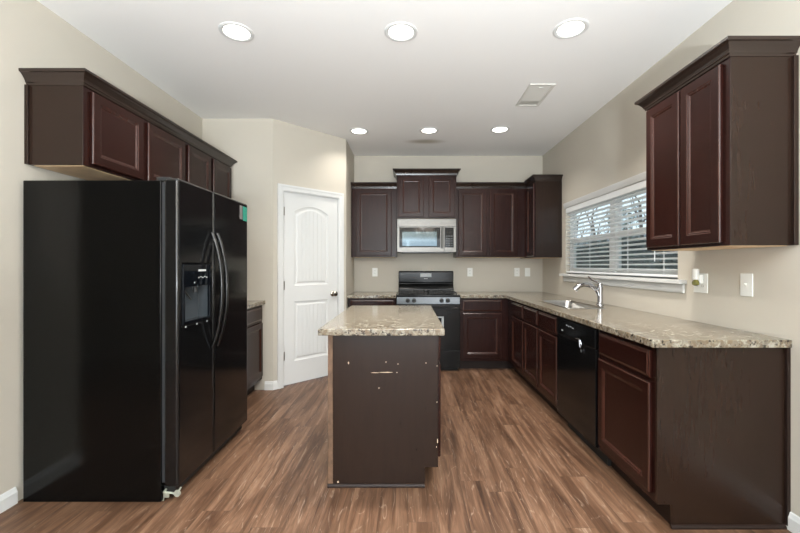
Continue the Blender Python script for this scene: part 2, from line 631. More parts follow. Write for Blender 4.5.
# ------------------------------------------------------------------ pantry door
door = MB()
g = 0.006
du0, du1, dv0, dv1 = DS0 + 0.012, DS1 - 0.012, 0.012, DH - 0.012
NB = 0.012                                        # door face set back behind the wall face (n grows away from the room)
FD = FR((P0.x, P0.y, 0), (DU.x, DU.y, 0), (0, 0, 1), (DN.x, DN.y, 0))


def arch(u0, u1, v0, vs, rise, inset=0.0, n=18):
    """outline, counter-clockwise, bottom-left first; the top is a segmental arch"""
    u0 += inset
    u1 -= inset
    v0 += inset
    pts = [(u0, v0), (u1, v0)]
    w = u1 - u0
    for k in range(n + 1):
        t = k / n
        u = u1 - w * t
        pts.append((u, vs - inset + rise * (1 - (2 * t - 1) ** 2)))
    return pts


dw = du1 - du0
st = 0.125
pan_lo = arch(du0 + st, du1 - st, 0.25, 0.885, 0.0)
pan_hi = arch(du0 + st, du1 - st, 1.055, 1.845, 0.07)
outer = [(du0, dv0), (du1, dv0), (du1, dv1), (du0, dv1)]
polys = [outer, pan_lo, pan_hi]
allp = [Vector((p[0], p[1], 0)) for q in polys for p in q]
tri = tessellate_polygon([[Vector((p[0], p[1], 0)) for p in q] for q in polys])
vv = [door.bm.verts.new(FD(p.x, p.y, -NB)) for p in allp]
for t in tri:
    try:
        door.bm.faces.new([vv[i] for i in t])
    except ValueError:
        pass
# slab edges and back
ring = [[FD(p[0], p[1], -NB) for p in outer], [FD(p[0], p[1], -NB - 0.035) for p in outer]]
door.rings(ring, cap0=False, cap1=True)
for (lo, hi, base, top, rise) in ((0.25, 0.885, pan_lo, 0.885, 0.0), (1.055, 1.845, pan_hi, 1.845, 0.07)):
    rr = []
    for ins, dep in ((0.0, 0.0), (0.006, 0.006), (0.020, 0.010), (0.030, 0.010), (0.042, 0.004), (0.044, 0.004)):
        o = arch(du0 + st, du1 - st, lo, top, rise, ins)
        rr.append([FD(p[0], p[1], -NB - dep) for p in o])
    door.rings(rr, cap0=False, cap1=False)
    # raised field of vertical boards with V-grooves
    ins = 0.044
    o = arch(du0 + st, du1 - st, lo, top, rise, ins)
    door.poly([FD(p[0], p[1], -NB - 0.0075) for p in o])
    u0, u1 = du0 + st + ins, du1 - st - ins
    v0 = lo + ins
    nb = 7
    bw = (u1 - u0) / nb

    def topv(u):
        t = (u - u0) / (u1 - u0)
        return top - ins + rise * (1 - (2 * t - 1) ** 2)
    for k in range(nb):
        a0 = u0 + k * bw + (0.0035 if k else 0)
        a1 = u0 + (k + 1) * bw - (0.0035 if k < nb - 1 else 0)
        us = [a1 + (a0 - a1) * q / 3 for q in range(4)]
        pts = [(a0, v0), (a1, v0)] + [(u, topv(u)) for u in us]
        door.rings([[FD(p[0], p[1], -NB - 0.0075) for p in pts], [FD(p[0], p[1], -NB - 0.004) for p in pts]], cap0=False)
dob = struct(door.build('door_1', M['white'], angle=20), 'white two-panel arched pantry door')
# casing (with jamb) around the door
cw = 0.060
cas = MB()


def casing_piece(mb, F, pts_in, pts_out):
    """mitred casing: profile from inner edge to outer edge"""
    prof = [(0.0, 0.0), (0.0, 0.009), (0.10, 0.013), (0.55, 0.015), (0.75, 0.019), (1.0, 0.019), (1.0, 0.0)]
    rr = []
    for a, b in zip(pts_in, pts_out):
        rr.append([F(a[0] + (b[0] - a[0]) * t, a[1] + (b[1] - a[1]) * t, n) for t, n in prof])
    mb.rings(rr)


ci = [(DS0 + 0.004, 0.0), (DS0 + 0.004, DH - 0.004), (DS1 - 0.004, DH - 0.004), (DS1 - 0.004, 0.0)]
co = [(DS0 - cw, 0.0), (DS0 - cw, DH + cw), (DS1 + cw, DH + cw), (DS1 + cw, 0.0)]
casing_piece(cas, FD, ci, co)
for (x0, x1, z0, z1) in ((DS0, DS0 + 0.010, 0, DH), (DS1 - 0.010, DS1, 0, DH), (DS0, DS1, DH - 0.010, DH)):
    cas.obox(FD, (x0, z0, -0.10), (x1, z1, -0.0005))
struct(cas.build('trim_1', M['white']), 'white casing round the pantry door')
for z in (1.84, 1.06, 0.32):
    h = MB()
    h.lathe(FD(DS0 + 0.012, z - 0.045, -0.006), (0, 0, 1), [(0.0065, 0), (0.0065, 0.09)], 10)
    h.obox(FD, (DS0 + 0.002, z - 0.045, -0.011), (DS0 + 0.028, z + 0.045, -0.0095))
    h.build('hinge', M['hinge'], dob)
kn = MB()
ko = FD(DS1 - 0.075, 0.945, -NB)
nd = (DN.x, DN.y, 0)
kn.lathe(ko, nd, [(0.033, 0), (0.033, 0.004), (0.028, 0.010), (0.014, 0.014), (0.011, 0.034), (0.020, 0.040), (0.028, 0.050), (0.029, 0.060), (0.022, 0.068), (0.0, 0.071)], 20)
kn.build('door_knob', M['nickel'], dob, smooth=True)

# ------------------------------------------------------------------ kitchen window
win = MB()
ymid = (WY0 + WY1) / 2
Fw = FR((XR, 0, 0), (0, 1, 0), (0, 0, 1), (-1, 0, 0))     # n = into the room
fb = -0.11
win.slab(Fw, [WY0, WY0 + 0.035, ymid - 0.045, ymid + 0.045, WY1 - 0.035, WY1], [WZ0, WZ0 + 0.035, WZ1 - 0.035, WZ1],
         [(1, 1), (3, 1)], fb, fb + 0.06)
w1 = struct(win.build('window_1', M['white'], bevel=0.003, dissolve=True), 'twin white double-hung kitchen window')
zm = 1.545
for (y0, y1) in ((WY0 + 0.035, ymid - 0.045), (ymid + 0.045, WY1 - 0.035)):
    for (z0, z1, n0, nm, pn) in ((zm - 0.018, WZ1 - 0.035, fb + 0.008, 'upper_sash', 'pane'), (WZ0 + 0.035, zm + 0.018, fb + 0.030, 'lower_sash', 'pane')):
        s = MB().slab(Fw, [y0, y0 + 0.032, y1 - 0.032, y1], [z0, z0 + 0.036, z1 - 0.036, z1], [(1, 1)], n0, n0 + 0.02).build(nm, M['white'], w1, bevel=0.003, dissolve=True)
        MB().obox(Fw, (y0 + 0.030, z0 + 0.034, n0 + 0.008), (y1 - 0.030, z1 - 0.034, n0 + 0.012)).build(pn, M['glass'], s)
    MB().obox(Fw, (y0, WZ0 + 0.035, fb - 0.006), (y1, zm, fb - 0.004)).build('insect_screen', M['screen'], w1)
# casing, stool and apron
tr = MB()
cwz = 0.058
ci = [(WY1 + 0.03, WZ1), (WY0 - 0.03, WZ1)]
co = [(WY1 + 0.03, WZ1 + cwz), (WY0 - 0.03, WZ1 + cwz)]
casing_piece(tr, Fw, ci, co)
tr.obox(Fw, (WY0 - 0.09, WZ0 - 0.026, 0), (WY1 + 0.06, WZ0, 0.055))
tr.obox(Fw, (WY0 + 0.001, WZ0 - 0.026, -0.05), (WY1 - 0.001, WZ0, 0.0))
apr = [(0, 0), (0.010, 0), (0.016, 0.012), (0.016, 0.050), (0.010, 0.062), (0, 0.062)]
tr.rings([[Fw(WY0 - 0.07, WZ0 - 0.090 + z, o) for o, z in apr], [Fw(WY1 + 0.04, WZ0 - 0.090 + z, o) for o, z in apr]])
struct(tr.build('trim_2', M['white'], bevel=0.002), 'white casing and sill of the kitchen window')

# blind
bl = thing('window_blind', 'white horizontal slat blind lowered over the kitchen window', 'blind', (XR + 0.02, ymid, WZ0))
by0, by1 = WY0 + 0.004, WY1 - 0.004
sl = MB()
zt = WZ1 - 0.060
nsl = 16
pitch = (zt - (WZ0 + 0.045)) / nsl
for k in range(nsl):
    z = WZ0 + 0.045 + pitch * (k + 0.45)
    rr = []
    for y in (by0, by1):
        prof = []
        tilt = math.radians(-11)
        for q in range(5):
            t = -1 + q / 2
            prof.append((t * 0.024, 0.0022 * (1 - t * t)))
        sec = prof + [(p[0], p[1] - 0.0028) for p in reversed(prof)]
        rr.append([(XR + 0.026 + px * math.cos(tilt), y, z + pz + px * math.sin(tilt)) for px, pz in sec])
    sl.rings(rr)
sl.build('slats', M['slat'], bl)
MB().box((XR - 0.002, by0, WZ1 - 0.058), (XR + 0.054, by1, WZ1 - 0.002)).build('headrail', M['slat'], bl, bevel=0.003)
MB().box((XR + 0.002, by0, WZ0 + 0.012), (XR + 0.050, by1, WZ0 + 0.030)).build('bottom_rail', M['slat'], bl, bevel=0.004)
for y in (by0 + 0.14, by0 + 0.60, by1 - 0.60, by1 - 0.14):
    MB().box((XR - 0.0005, y - 0.0025, WZ0 + 0.03), (XR + 0.0010, y + 0.0025, WZ1 - 0.058)).build('ladder_cord', M['slat'], bl)
MB().tube([(XR - 0.004, WY0 + 0.24, WZ1 - 0.06), (XR - 0.006, WY0 + 0.24, 1.30)], 0.0035, 8).build('tilt_wand', M['slat'], bl)

# ------------------------------------------------------------------ cabinets
DOOR_RINGS = [(0, 0.001), (0, 0.0135), (0.0012, 0.0165), (0.0035, 0.0188), (0.0065, 0.020), (0.050, 0.020), (0.053, 0.0185), (0.055, 0.0165), (0.059, 0.0165), (0.062, 0.0150), (0.067, 0.0100), (0.070, 0.0095)]
DRAWER_RINGS = [(0, 0.001), (0, 0.012), (0.004, 0.0145), (0.010, 0.0155), (0.018, 0.020)]


def panel(parent, name, F, u0, u1, v0, v1, rings=DOOR_RINGS, m='cab'):
    mb = MB()
    rr = []
    for ins, n in rings:
        rr.append([F(u0 + ins, v0 + ins, n), F(u1 - ins, v0 + ins, n), F(u1 - ins, v1 - ins, n), F(u0 + ins, v1 - ins, n)])
    mb.rings(rr)
    o = mb.build(name, M[m], parent)
    # edge bands: stain rubbed thin, plus gloss highlights put into the lighter colour
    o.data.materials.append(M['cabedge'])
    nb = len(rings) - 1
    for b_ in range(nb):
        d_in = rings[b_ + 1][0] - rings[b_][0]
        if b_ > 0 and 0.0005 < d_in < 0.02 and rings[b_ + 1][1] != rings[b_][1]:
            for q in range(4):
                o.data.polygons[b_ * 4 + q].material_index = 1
    return o


CROWN = [(0.0, 0.0), (0.007, 0.0), (0.009, 0.010), (0.014, 0.014), (0.015, 0.020), (0.020, 0.030), (0.034, 0.048), (0.041, 0.054), (0.047, 0.056), (0.050, 0.060), (0.050, 0.072), (0.0, 0.072)]

FACE = {
    '+x': lambda x: FR((x, 0, 0), (0, 1, 0), (0, 0, 1), (1, 0, 0)),
    '-x': lambda x: FR((x, 0, 0), (0, 1, 0), (0, 0, 1), (-1, 0, 0)),
    '-y': lambda y: FR((0, y, 0), (1, 0, 0), (0, 0, 1), (0, -1, 0)),
}


def upper(name, label, a, b, face, doors, crown, crown_z, group, ends=()):
    """wall cabinet: carcass box a-b, doors [(u0,u1)], crown path"""
    c = [(a[0] + b[0]) / 2, (a[1] + b[1]) / 2, a[2]]
    t = thing(name, label, 'cabinet', c, group)
    MB().box(a, b).build('carcass', M['cab'], t, bevel=0.002)
    pos = {'+x': b[0], '-x': a[0], '-y': a[1]}[face]
    F = FACE[face](pos)
    for (u0, u1) in doors:
        panel(t, 'door', F, u0, u1, a[2] + 0.016, min(b[2], crown_z + 0.004) - 0.018)
    if crown:
        MB().sweep(crown, CROWN, crown_z).build('crown_molding', M['crown'], t)
    i = 0.018
    MB().box((a[0] + i, a[1] + i, a[2] - 0.003), (b[0] - i, b[1] - i, a[2] - 0.0002)).build('underside_panel', M['rawwood'], t)
    for e in ends:
        e.build('end_panel', M['cabside'], t, bevel=0.0015)
    return t


g_up = 'dark wood wall cabinets'
UZ0, UZ1, CZ = 1.372, 2.29, 2.262
LF = -1.79
# above the refrigerator
upper('wall_cabinet', 'dark brown wall cabinet over the refrigerator, the nearer of two, with its end panel showing',
      (XL + 0.002, 2.15, 1.826), (LF, 3.128, UZ1), '+x', [(2.195, 2.615), (2.665, 3.105)],
      [(XL + 0.002, 2.15), (LF, 2.15), (LF, 3.129)], CZ, g_up,
      [MB().box((XL + 0.002, 2.146, 1.826), (LF, 2.1498, UZ1 - 0.01)),
       MB().box((XL + 0.001, 2.132, 1.826), (XL + 0.020, 2.1458, CZ - 0.001))])
upper('wall_cabinet', 'dark brown two-door wall cabinet over the far half of the refrigerator',
      (XL + 0.002, 3.131, 1.826), (LF, 3.93, UZ1), '+x', [(3.155, 3.512), (3.560, 3.915)],
      [(LF, 3.131), (LF, 3.93), (XL + 0.002, 3.93)], CZ, g_up)
# back wall
BF = 5.025
upper('wall_cabinet', 'dark brown single-door wall cabinet left of the microwave beside the pantry wall',
      (-0.730, BF, UZ0 + 0.006), (-0.146, YB - 0.001, UZ1), '-y', [(-0.670, -0.212)],
      [(-0.732, BF), (-0.146, BF)], CZ, g_up)
MF = 4.955
upper('wall_cabinet', 'short dark brown two-door cabinet directly above the stainless microwave',
      (-0.143, MF, 1.866), (0.615, YB - 0.001, 2.45), '-y', [(-0.118, 0.200), (0.262, 0.588)],
      [(-0.143, YB - 0.001), (-0.143, MF), (0.615, MF), (0.615, YB - 0.001)], 2.418, g_up)
upper('wall_cabinet', 'dark brown two-door wall cabinet right of the microwave on the back wall',
      (0.618, BF, UZ0 + 0.006), (1.528, YB - 0.001, UZ1), '-y', [(0.650, 1.010), (1.052, 1.405)],
      [(0.618, BF), (1.528, BF)], CZ, g_up)
upper('wall_cabinet', 'dark brown corner wall cabinet with narrow end toward the camera, left of the window',
      (1.531, 4.675, UZ0 - 0.006), (XR - 0.001, YB - 0.001, UZ1 + 0.01), '-x', [(4.70, 4.985)],
      [(1.531, 4.972), (1.531, 4.675), (XR - 0.001, 4.675)], CZ + 0.016, g_up,
      [MB().box((1.531, 4.671, UZ0 - 0.006), (XR - 0.001, 4.6748, UZ1 - 0.01)),
       MB().box((XR - 0.020, 4.657, UZ0 - 0.006), (XR - 0.001, 4.6708, CZ + 0.015))])
# near right
NF = 1.531
upper('wall_cabinet', 'large dark brown wall cabinet on the right wall, right of the window',
      (NF, 1.855, UZ0 - 0.006), (XR - 0.001, 2.50, UZ1 + 0.01), '-x', [(1.895, 2.168), (2.182, 2.480)],
      [(XR - 0.001, 2.50), (NF, 2.50), (NF, 1.855), (XR - 0.001, 1.855)], CZ, g_up,
      [MB().box((NF, 1.851, UZ0 - 0.006), (XR - 0.001, 1.8548, UZ1 - 0.02)),
       MB().box((XR - 0.022, 1.834, UZ0 - 0.006), (XR - 0.001, 1.8508, CZ - 0.001))])

# base cabinets
TK, BZ1 = 0.112, 0.874
DRZ0, DRZ1, DOZ0, DOZ1 = 0.716, 0.852, 0.150, 0.692
g_base = 'dark wood base cabinets'


def base(name, label, a, b, face, doors, drawers, ends=(), toe=0.078, endname='end_panel', open_top=False):
    c = [(a[0] + b[0]) / 2, (a[1] + b[1]) / 2, 0]
    t = thing(name, label, 'cabinet', c, g_base)
    if open_top:
        cm = MB().slab(IDF, [a[0], a[0] + 0.02, b[0] - 0.02, b[0]], [a[1], a[1] + 0.018, b[1] - 0.018, b[1]], [(1, 1)], 0.7405, BZ1)
        cm.box((a[0], a[1], TK), (b[0], b[1], 0.740))
    else:
        cm = MB().box((a[0], a[1], TK), (b[0], b[1], BZ1))
    cm.build('carcass', M['cab'], t, bevel=0.0015)
    A, B = list(a), list(b)
    if face == '+x':
        B[0] -= toe
    elif face == '-x':
        A[0] += toe
    else:
        A[1] += toe
    MB().box((A[0], A[1], 0), (B[0], B[1], TK - 0.0005)).build('toe_kick', M['toe'], t)
    pos = {'+x': b[0], '-x': a[0], '-y': a[1]}[face]
    F = FACE[face](pos)
    for (u0, u1) in doors:
        panel(t, 'door', F, u0, u1, DOZ0, DOZ1)
    for (u0, u1) in drawers:
        panel(t, 'drawer_front', F, u0, u1, DRZ0, DRZ1, DRAWER_RINGS)
    for e in ends:
        e.build(endname, M['cabside'], t, bevel=0.0015)
    return t


RF = 1.207                  # face of the right run
ep = MB()
Fe = FR((0, 1.903, 0), (1, 0, 0), (0, 0, 1), (0, -1, 0))
ep.slab(Fe, [RF - 0.001, RF + 0.070, XR - 0.001], [0, TK, BZ1], [(0, 0)], 0.0, 0.015)
near = base('base_cabinet', 'near end of the right-hand run, dark brown base cabinet with broad glossy end panel',
            (RF, 1.9035, 0), (XR - 0.001, 2.458, 0), '-x', [(1.925, 2.440)], [(1.925, 2.440)], [ep])
sh = MB()
shoe = [(0, 0), (0.012, 0), (0.012, 0.008), (0.006, 0.016), (0, 0.018)]
sh.sweep([(RF + 0.064, 1.887), (XR - 0.017, 1.887)], shoe, 0.0)
sh.box((XR - 0.018, 1.874, 0.018), (XR - 0.001, 1.8875, BZ1))
sh.build('shoe_molding', M['toe'], near)
base('base_cabinet', 'dark brown two-door sink base cabinet beneath the faucet',
     (RF, 3.108, 0), (XR - 0.001, 4.036, 0), '-x', [(3.128, 3.562), (3.598, 4.020)], [(3.128, 3.562), (3.598, 4.020)], open_top=True)
base('base_cabinet', 'narrow dark brown base cabinet in the right run next to the back corner',
     (RF, 4.038, 0), (XR - 0.001, 4.712, 0), '-x', [(4.052, 4.490)], [(4.052, 4.490)])
BFy = 4.728
base('base_cabinet', 'dark brown base cabinet on the back wall just right of the range',
     (0.632, BFy, 0), (XR - 0.001, YB - 0.001, 0), '-y', [(0.662, 1.135)], [(0.662, 1.135)])
base('base_cabinet', 'dark brown base cabinet on the back wall just left of the range',
     (-0.720, BFy, 0), (-0.146, YB - 0.001, 0), '-y', [(-0.690, -0.175)], [(-0.690, -0.175)])
base('base_cabinet', 'dark brown base cabinet tucked between the refrigerator and the pantry wall',
     (XL + 0.001, 3.07, 0), (-1.490, 3.983, 0), '+x', [(3.10, 3.50), (3.54, 3.955)], [(3.10, 3.50), (3.54, 3.955)])

# island
IX0, IX1, IY0, IY1 = -0.449, 0.172, 2.252, 3.405
iep = MB()
Fi = FR((0, IY0 - 0.0005, 0), (1, 0, 0), (0, 0, 1), (0, -1, 0))
iep.slab(Fi, [IX0 + 0.018, IX1 - 0.076, IX1 + 0.001], [0, TK, BZ1], [(1, 0)], 0.0, 0.012)
isl = base('kitchen_island', 'dark brown kitchen island cabinet with scratched end panel in mid floor',
           (IX0, IY0, 0), (IX1, IY1, 0), '+x', [(2.285, 2.815), (2.845, 3.375)], [(2.285, 2.815), (2.845, 3.375)], [iep])
isl['category'] = 'island'
del isl['group']
MB().box((IX0 - 0.012, IY0 - 0.010, 0.0), (IX0 + 0.0175, IY0 - 0.0005, BZ1)).box((IX0 - 0.012, IY0 - 0.0005, 0.0), (IX0 - 0.0005, IY0 + 0.03, BZ1)).build('corner_molding', M['wornwood'], isl, bevel=0.003)
im = MB()
im.sweep([(IX0 - 0.012, IY0 - 0.0125), (IX1 - 0.076, IY0 - 0.0125)], shoe, 0.0)
im.build('shoe_molding', M['toe'], isl)
yc = IY0 - 0.0128


def chip(x, z, w, h):
    n = 9
    pts = []
    for k in range(n):
        an = 2 * PI * k / n
        q = random.uniform(0.7, 1.1)
        pts.append((x + w / 2 * math.cos(an) * q, z + h / 2 * math.sin(an) * q))
    MB().rings([[(p[0], yc + 0.0003, p[1]) for p in pts], [(p[0], yc - 0.0003, p[1]) for p in pts]]).build('chipped_mark', M['chip'], isl)


def ipx(px, py):
    return ((px - 408) * 2.239 / 390, 1.27 - (py - 265.5) * 2.239 / 390)


for (px, py, w, h) in ((348.5, 363, .009, .018), (375, 372.7, .05, .004), (386, 372.4, .09, .0055), (397, 372.5, .007, .006), (386, 362, .007, .008),
                       (398, 364, .008, .005), (379, 388, .007, .007), (426, 363, .006, .008), (437, 366, .004, .009), (437, 402, .004, .01), (437.5, 441, .005, .025), (436.5, 447, .004, .01), (338, 482, .012, .012)):
    x, z = ipx(px, py)
    chip(x, z, w, h)

# ------------------------------------------------------------------ countertops
CT0, CT1 = 0.8755, 0.914


def counter(name, label, xs, ys, skip, extra=None):
    mb = MB()
    mb.slab(IDF, xs, ys, skip, CT0, CT1)
    o = mb.build(name, M['granite'], None, bevel=0.006, seg=3, dissolve=True)
    return tag(o, label, 'countertop', 'granite countertops')


SX0, SX1, SY0, SY1 = 1.335, 1.650, 3.23, 3.96
counter('countertop', 'long L-shaped speckled granite countertop holding the sink along the right wall',
        [0.629, 1.170, SX0, SX1, XR - 0.002], [1.862, SY0, SY1, 4.690, YB - 0.002],
        [(0, 0), (0, 1), (0, 2), (2, 1)])
counter('countertop', 'short speckled granite countertop left of the range by the pantry wall',
        [-0.732, -0.142], [4.690, YB - 0.002], [])
counter('countertop', 'speckled granite countertop strip behind the black refrigerator',
        [XL + 0.002, -1.455], [3.062, 3.982], [])
counter('countertop', 'speckled granite island countertop in the middle of the kitchen',
        [-0.506, 0.207], [2.186, 3.475], [])

# sink
sk = thing('sink', 'stainless steel sink set in the granite counter below the window', 'sink', ((SX0 + SX1) / 2, (SY0 + SY1) / 2, 0.70))
e = 0.0
sm = MB()
rr = []
for (ins, z) in ((-0.016, CT1 + 0.0006), (-0.013, CT1 + 0.004), (0.006, CT1 + 0.003), (0.012, CT1 - 0.008), (0.018, 0.80), (0.026, 0.760), (0.05, 0.752)):
    x0, x1, y0, y1 = SX0 - e + ins, SX1 + e - ins, SY0 - e + ins, SY1 + e - ins
    r = 0.05
    ring = []
    for (cx, cy, a0) in ((x1 - r, y1 - r, 0), (x0 + r, y1 - r, 90), (x0 + r, y0 + r, 180), (x1 - r, y0 + r, 270)):
        for q in range(5):
            an = math.radians(a0 + 22.5 * q)
            ring.append((cx + r * math.cos(an), cy + r * math.sin(an), z))
    rr.append(ring)
sm.rings(rr, cap0=False)
so = sm.build('basin', M['sinksteel'], sk, smooth=True)
MB().lathe(((SX0 + SX1) / 2, (SY0 + SY1) / 2, 0.7526), (0, 0, 1), [(0.045, 0), (0.045, 0.003), (0.03, 0.004), (0.028, 0.001), (0, 0.001)], 20).build('drain', M['chrome'], sk, smooth=True)

# faucet
fx, fy = 1.725, 3.50
fc = thing('faucet', 'chrome single-lever kitchen faucet behind the sink', 'faucet', (fx, fy, CT1))
b = MB().lathe((fx, fy, CT1 + 0.0005), (0, 0, 1), [(0.032, 0), (0.032, 0.006), (0.026, 0.014), (0.023, 0.03), (0.0225, 0.11), (0.024, 0.15), (0.022, 0.185), (0.012, 0.198), (0, 0.20)], 20)
b.build('body', M['chrome'], fc, smooth=True)
pts, rad = [], []
for k in range(13):
    t = k / 12
    an = t * math.radians(150)
    # rises from the body and arches towards the sink
    px = -0.100 * (1 - math.cos(an))
    pz = 0.075 * math.sin(an * 0.95)
    pts.append((fx - 0.012 + px, fy + 0.02 * t, CT1 + 0.085 + pz * 1.15 + 0.02 * t))
    rad.append(0.0185 + 0.003 * t)
pts.append((pts[-1][0] - 0.022, pts[-1][1] + 0.003, pts[-1][2] - 0.022))
rad.append(0.023)
MB().tube(pts, rad, 14, up=(0, 1, 0)).build('spout', M['chrome'], fc, smooth=True)
MB().tube([(fx, fy, CT1 + 0.192), (fx - 0.03, fy + 0.004, CT1 + 0.212), (fx - 0.07, fy + 0.012, CT1 + 0.226), (fx - 0.10, fy + 0.02, CT1 + 0.258)], [0.012, 0.010, 0.008, 0.0065], 10, up=(0, 1, 0)).build('lever', M['chrome'], fc, smooth=True)

# ------------------------------------------------------------------ refrigerator
fr = thing('refrigerator', 'black side-by-side refrigerator with dispenser and curved handles', 'refrigerator', (-1.66, 2.55, 0))
FX0, FXC, FXD0, FXD1, FY0, FY1 = -2.066, -1.326, -1.312, -1.232, 2.092, 3.000
YG = 2.475
fcase = MB().box((FX0, FY0, 0.0), (FXC, FY1, 1.727))
fcase.build('case', M['black_side'], fr, bevel=0.004)
MB().box((FXC, FY0 + 0.012, 0.10), (FXD0, FY1 - 0.012, 1.72)).build('gasket', M['dark_grey'], fr)
Ff = FR((FXD0, 0, 0), (0, 1, 0), (0, 0, 1), (1, 0, 0))
th = FXD1 - FXD0
DY0, DY1, DZ0, DZ1 = 2.135, 2.432, 0.945, 1.272
d1 = MB().slab(Ff, [FY0, DY0, DY1, YG - 0.003], [0.078, DZ0, DZ1, 1.742], [(1, 1)], 0, th)
d1o = d1.build('door', M['black'], fr, bevel=0.016, seg=4, dissolve=True)
d2 = MB().slab(Ff, [YG + 0.003, FY1], [0.078, 1.742], [], 0, th)
d2o = d2.build('door', M['black'], fr, bevel=0.016, seg=4)
# dispenser
dp = MB()
dp.slab(Ff, [DY0 - 0.004, DY0 + 0.014, DY1 - 0.014, DY1 + 0.004], [DZ0 - 0.004, DZ0 + 0.014, 1.150, DZ1 + 0.004], [(1, 1)], th - 0.012, th + 0.004)
disp = dp.build('dispenser', M['black_glass'], d1o, bevel=0.003, dissolve=True)
rc = MB()
rc.obox(Ff, (DY0 + 0.002, DZ0 + 0.002, 0.004), (DY1 - 0.002, DZ1 - 0.002, 0.008))
rc.obox(Ff, (DY0 + 0.002, DZ0 + 0.002, 0.008), (DY1 - 0.002, DZ0 + 0.008, th - 0.013))
rc.obox(Ff, (DY0 + 0.002, 1.155, 0.008), (DY1 - 0.002, DZ1 - 0.002, 0.05))
rc.obox(Ff, (DY0 + 0.002, DZ0 + 0.008, 0.008), (DY0 + 0.006, 1.155, th - 0.013))
rc.obox(Ff, (DY1 - 0.006, DZ0 + 0.008, 0.008), (DY1 - 0.002, 1.155, th - 0.013))
rc.build('dispenser_recess', M['recess'], d1o)
MB().tube([Ff(DY0 + 0.055, 1.135, 0.050), Ff(DY0 + 0.115, 1.075, 0.060)], 0.005, 8).build('dispenser_lever', M['steel'], d1o)
MB().tube([Ff(DY0 + 0.19, 1.155, 0.040), Ff(DY0 + 0.19, 1.11, 0.045)], 0.012, 10).build('water_spout', M['dark_grey'], d1o)
for (u, v, w, h, n) in [(0.150, 1.236, 0.085, 0.011, 0.004)] + [(0.150 + 0.022 * k, 1.196 + 0.004 * (k % 2), 0.012, 0.006, 0.004) for k in range(5)] + \
        [(0.105, 1.168, 0.008, 0.008, 0.004)] + [(0.02 + 0.115 * k, -0.019 + DZ0, 0.012, 0.008, 0.0) for k in range(3)]:
    MB().obox(Ff, (DY0 + u, v, th + n), (DY0 + u + w, v + h, th + n + 0.0008)).build('control_mark', M['palemark'], d1o)
# handles
for (hy, par) in ((YG - 0.034, d1o), (YG + 0.034, d2o)):
    pts = []
    for k in range(21):
        t = k / 20
        z = 0.755 + (1.475 - 0.755) * t
        out = 0.012 + 0.062 * (1 - abs(2 * t - 1) ** 2.4)
        pts.append(Ff(hy, z, th + out - 0.008))
    hb = MB().tube(pts, 0.0105, 8, flat=1.0, up=(0, 1, 0))
    hb.build('handle', M['black'], par, smooth=True, angle=60)
    # thin steel strips drawn as highlight lines along the black handle
    ed = MB()
    for s in (-1, 1):
        ed.tube([(p[0] + 0.0072, p[1] + s * 0.0072, p[2]) for p in pts], 0.0017, 6, up=(0, 1, 0))
    ed.build('handle_highlight', M['steel'], par, smooth=True)
# base grille, bracket, hinge covers, stickers
MB().box((FXC + 0.002, FY0 + 0.03, 0.030), (FXD0 + 0.045, FY1 - 0.03, 0.072)).build('base_grille', M['black_matte'], fr)
br = MB()
br.tube([(FXC + 0.006, FY0 + 0.016, 0.0), (FXC + 0.006, FY0 + 0.016, 0.045), (FXC + 0.020, FY0 + 0.014, 0.062)], 0.006, 8)
br.box((FXC + 0.010, FY0 + 0.012, 0.018), (FXC + 0.036, FY0 + 0.018, 0.045))
br.tube([(FXC + 0.008, FY0 + 0.014, 0.046), (FXC + 0.045, FY0 + 0.014, 0.043), (FXC + 0.075, FY0 + 0.016, 0.036)], 0.0055, 8)
br.lathe((FXC + 0.080, FY0 + 0.018, 0.040), (0, -1, 0), [(0.006, 0), (0.018, 0), (0.018, 0.008), (0.006, 0.008)], 14)
br.tube([(FXC + 0.088, FY0 + 0.016, 0.052), (FXC + 0.096, FY0 + 0.02, 0.070)], 0.005, 8)
br.build('leveling_foot', M['footmetal'], fr, smooth=True)
for (y0, y1) in ((FY0 + 0.01, FY0 + 0.09), (FY1 - 0.09, FY1 - 0.01)):
    MB().box((FXC - 0.03, y0, 1.7275), (FXD0 + 0.03, y1, 1.748)).build('hinge_cover', M['black_matte'], fr, bevel=0.004)
MB().obox(Ff, (FY1 - 0.088, 1.606, th), (FY1 - 0.018, 1.712, th + 0.0012)).build('energy_sticker', M['teal'], d2o)
sm_ = MB()
for k in range(5):
    sm_.obox(Ff, (FY1 - 0.083, 1.618 + k * 0.019, th + 0.0012), (FY1 - 0.030 - 0.008 * (k % 3), 1.622 + k * 0.019, th + 0.0016))
sm_.build('sticker_print', plain('dark_teal_print', (0.01, 0.25, 0.19), 0.5), d2o)
MB().obox(Ff, (FY1 - 0.145, 1.612, th), (FY1 - 0.098, 1.712, th + 0.0010)).build('grey_sticker', M['greysticker'], d2o)

# ------------------------------------------------------------------ range
rx0, rx1 = -0.138, 0.624
rg = thing('range', 'black freestanding gas range with stainless knob panel on the back wall', 'range', ((rx0 + rx1) / 2, 5.0, 0))
Fg = FR((0, 4.690, 0), (1, 0, 0), (0, 0, 1), (0, -1, 0))
MB().box((rx0, 4.690, 0.04), (rx1, 5.315, 0.895)).build('body', M['range_black'], rg, bevel=0.003)
MB().box((rx0 + 0.02, 4.74, 0.0), (rx1 - 0.02, 5.30, 0.0395)).build('plinth', M['black_matte'], rg)
MB().box((rx0 - 0.001, 4.668, 0.8955), (rx1 + 0.001, 5.315, 0.917)).build('cooktop', M['range_black'], rg, bevel=0.006, seg=3)
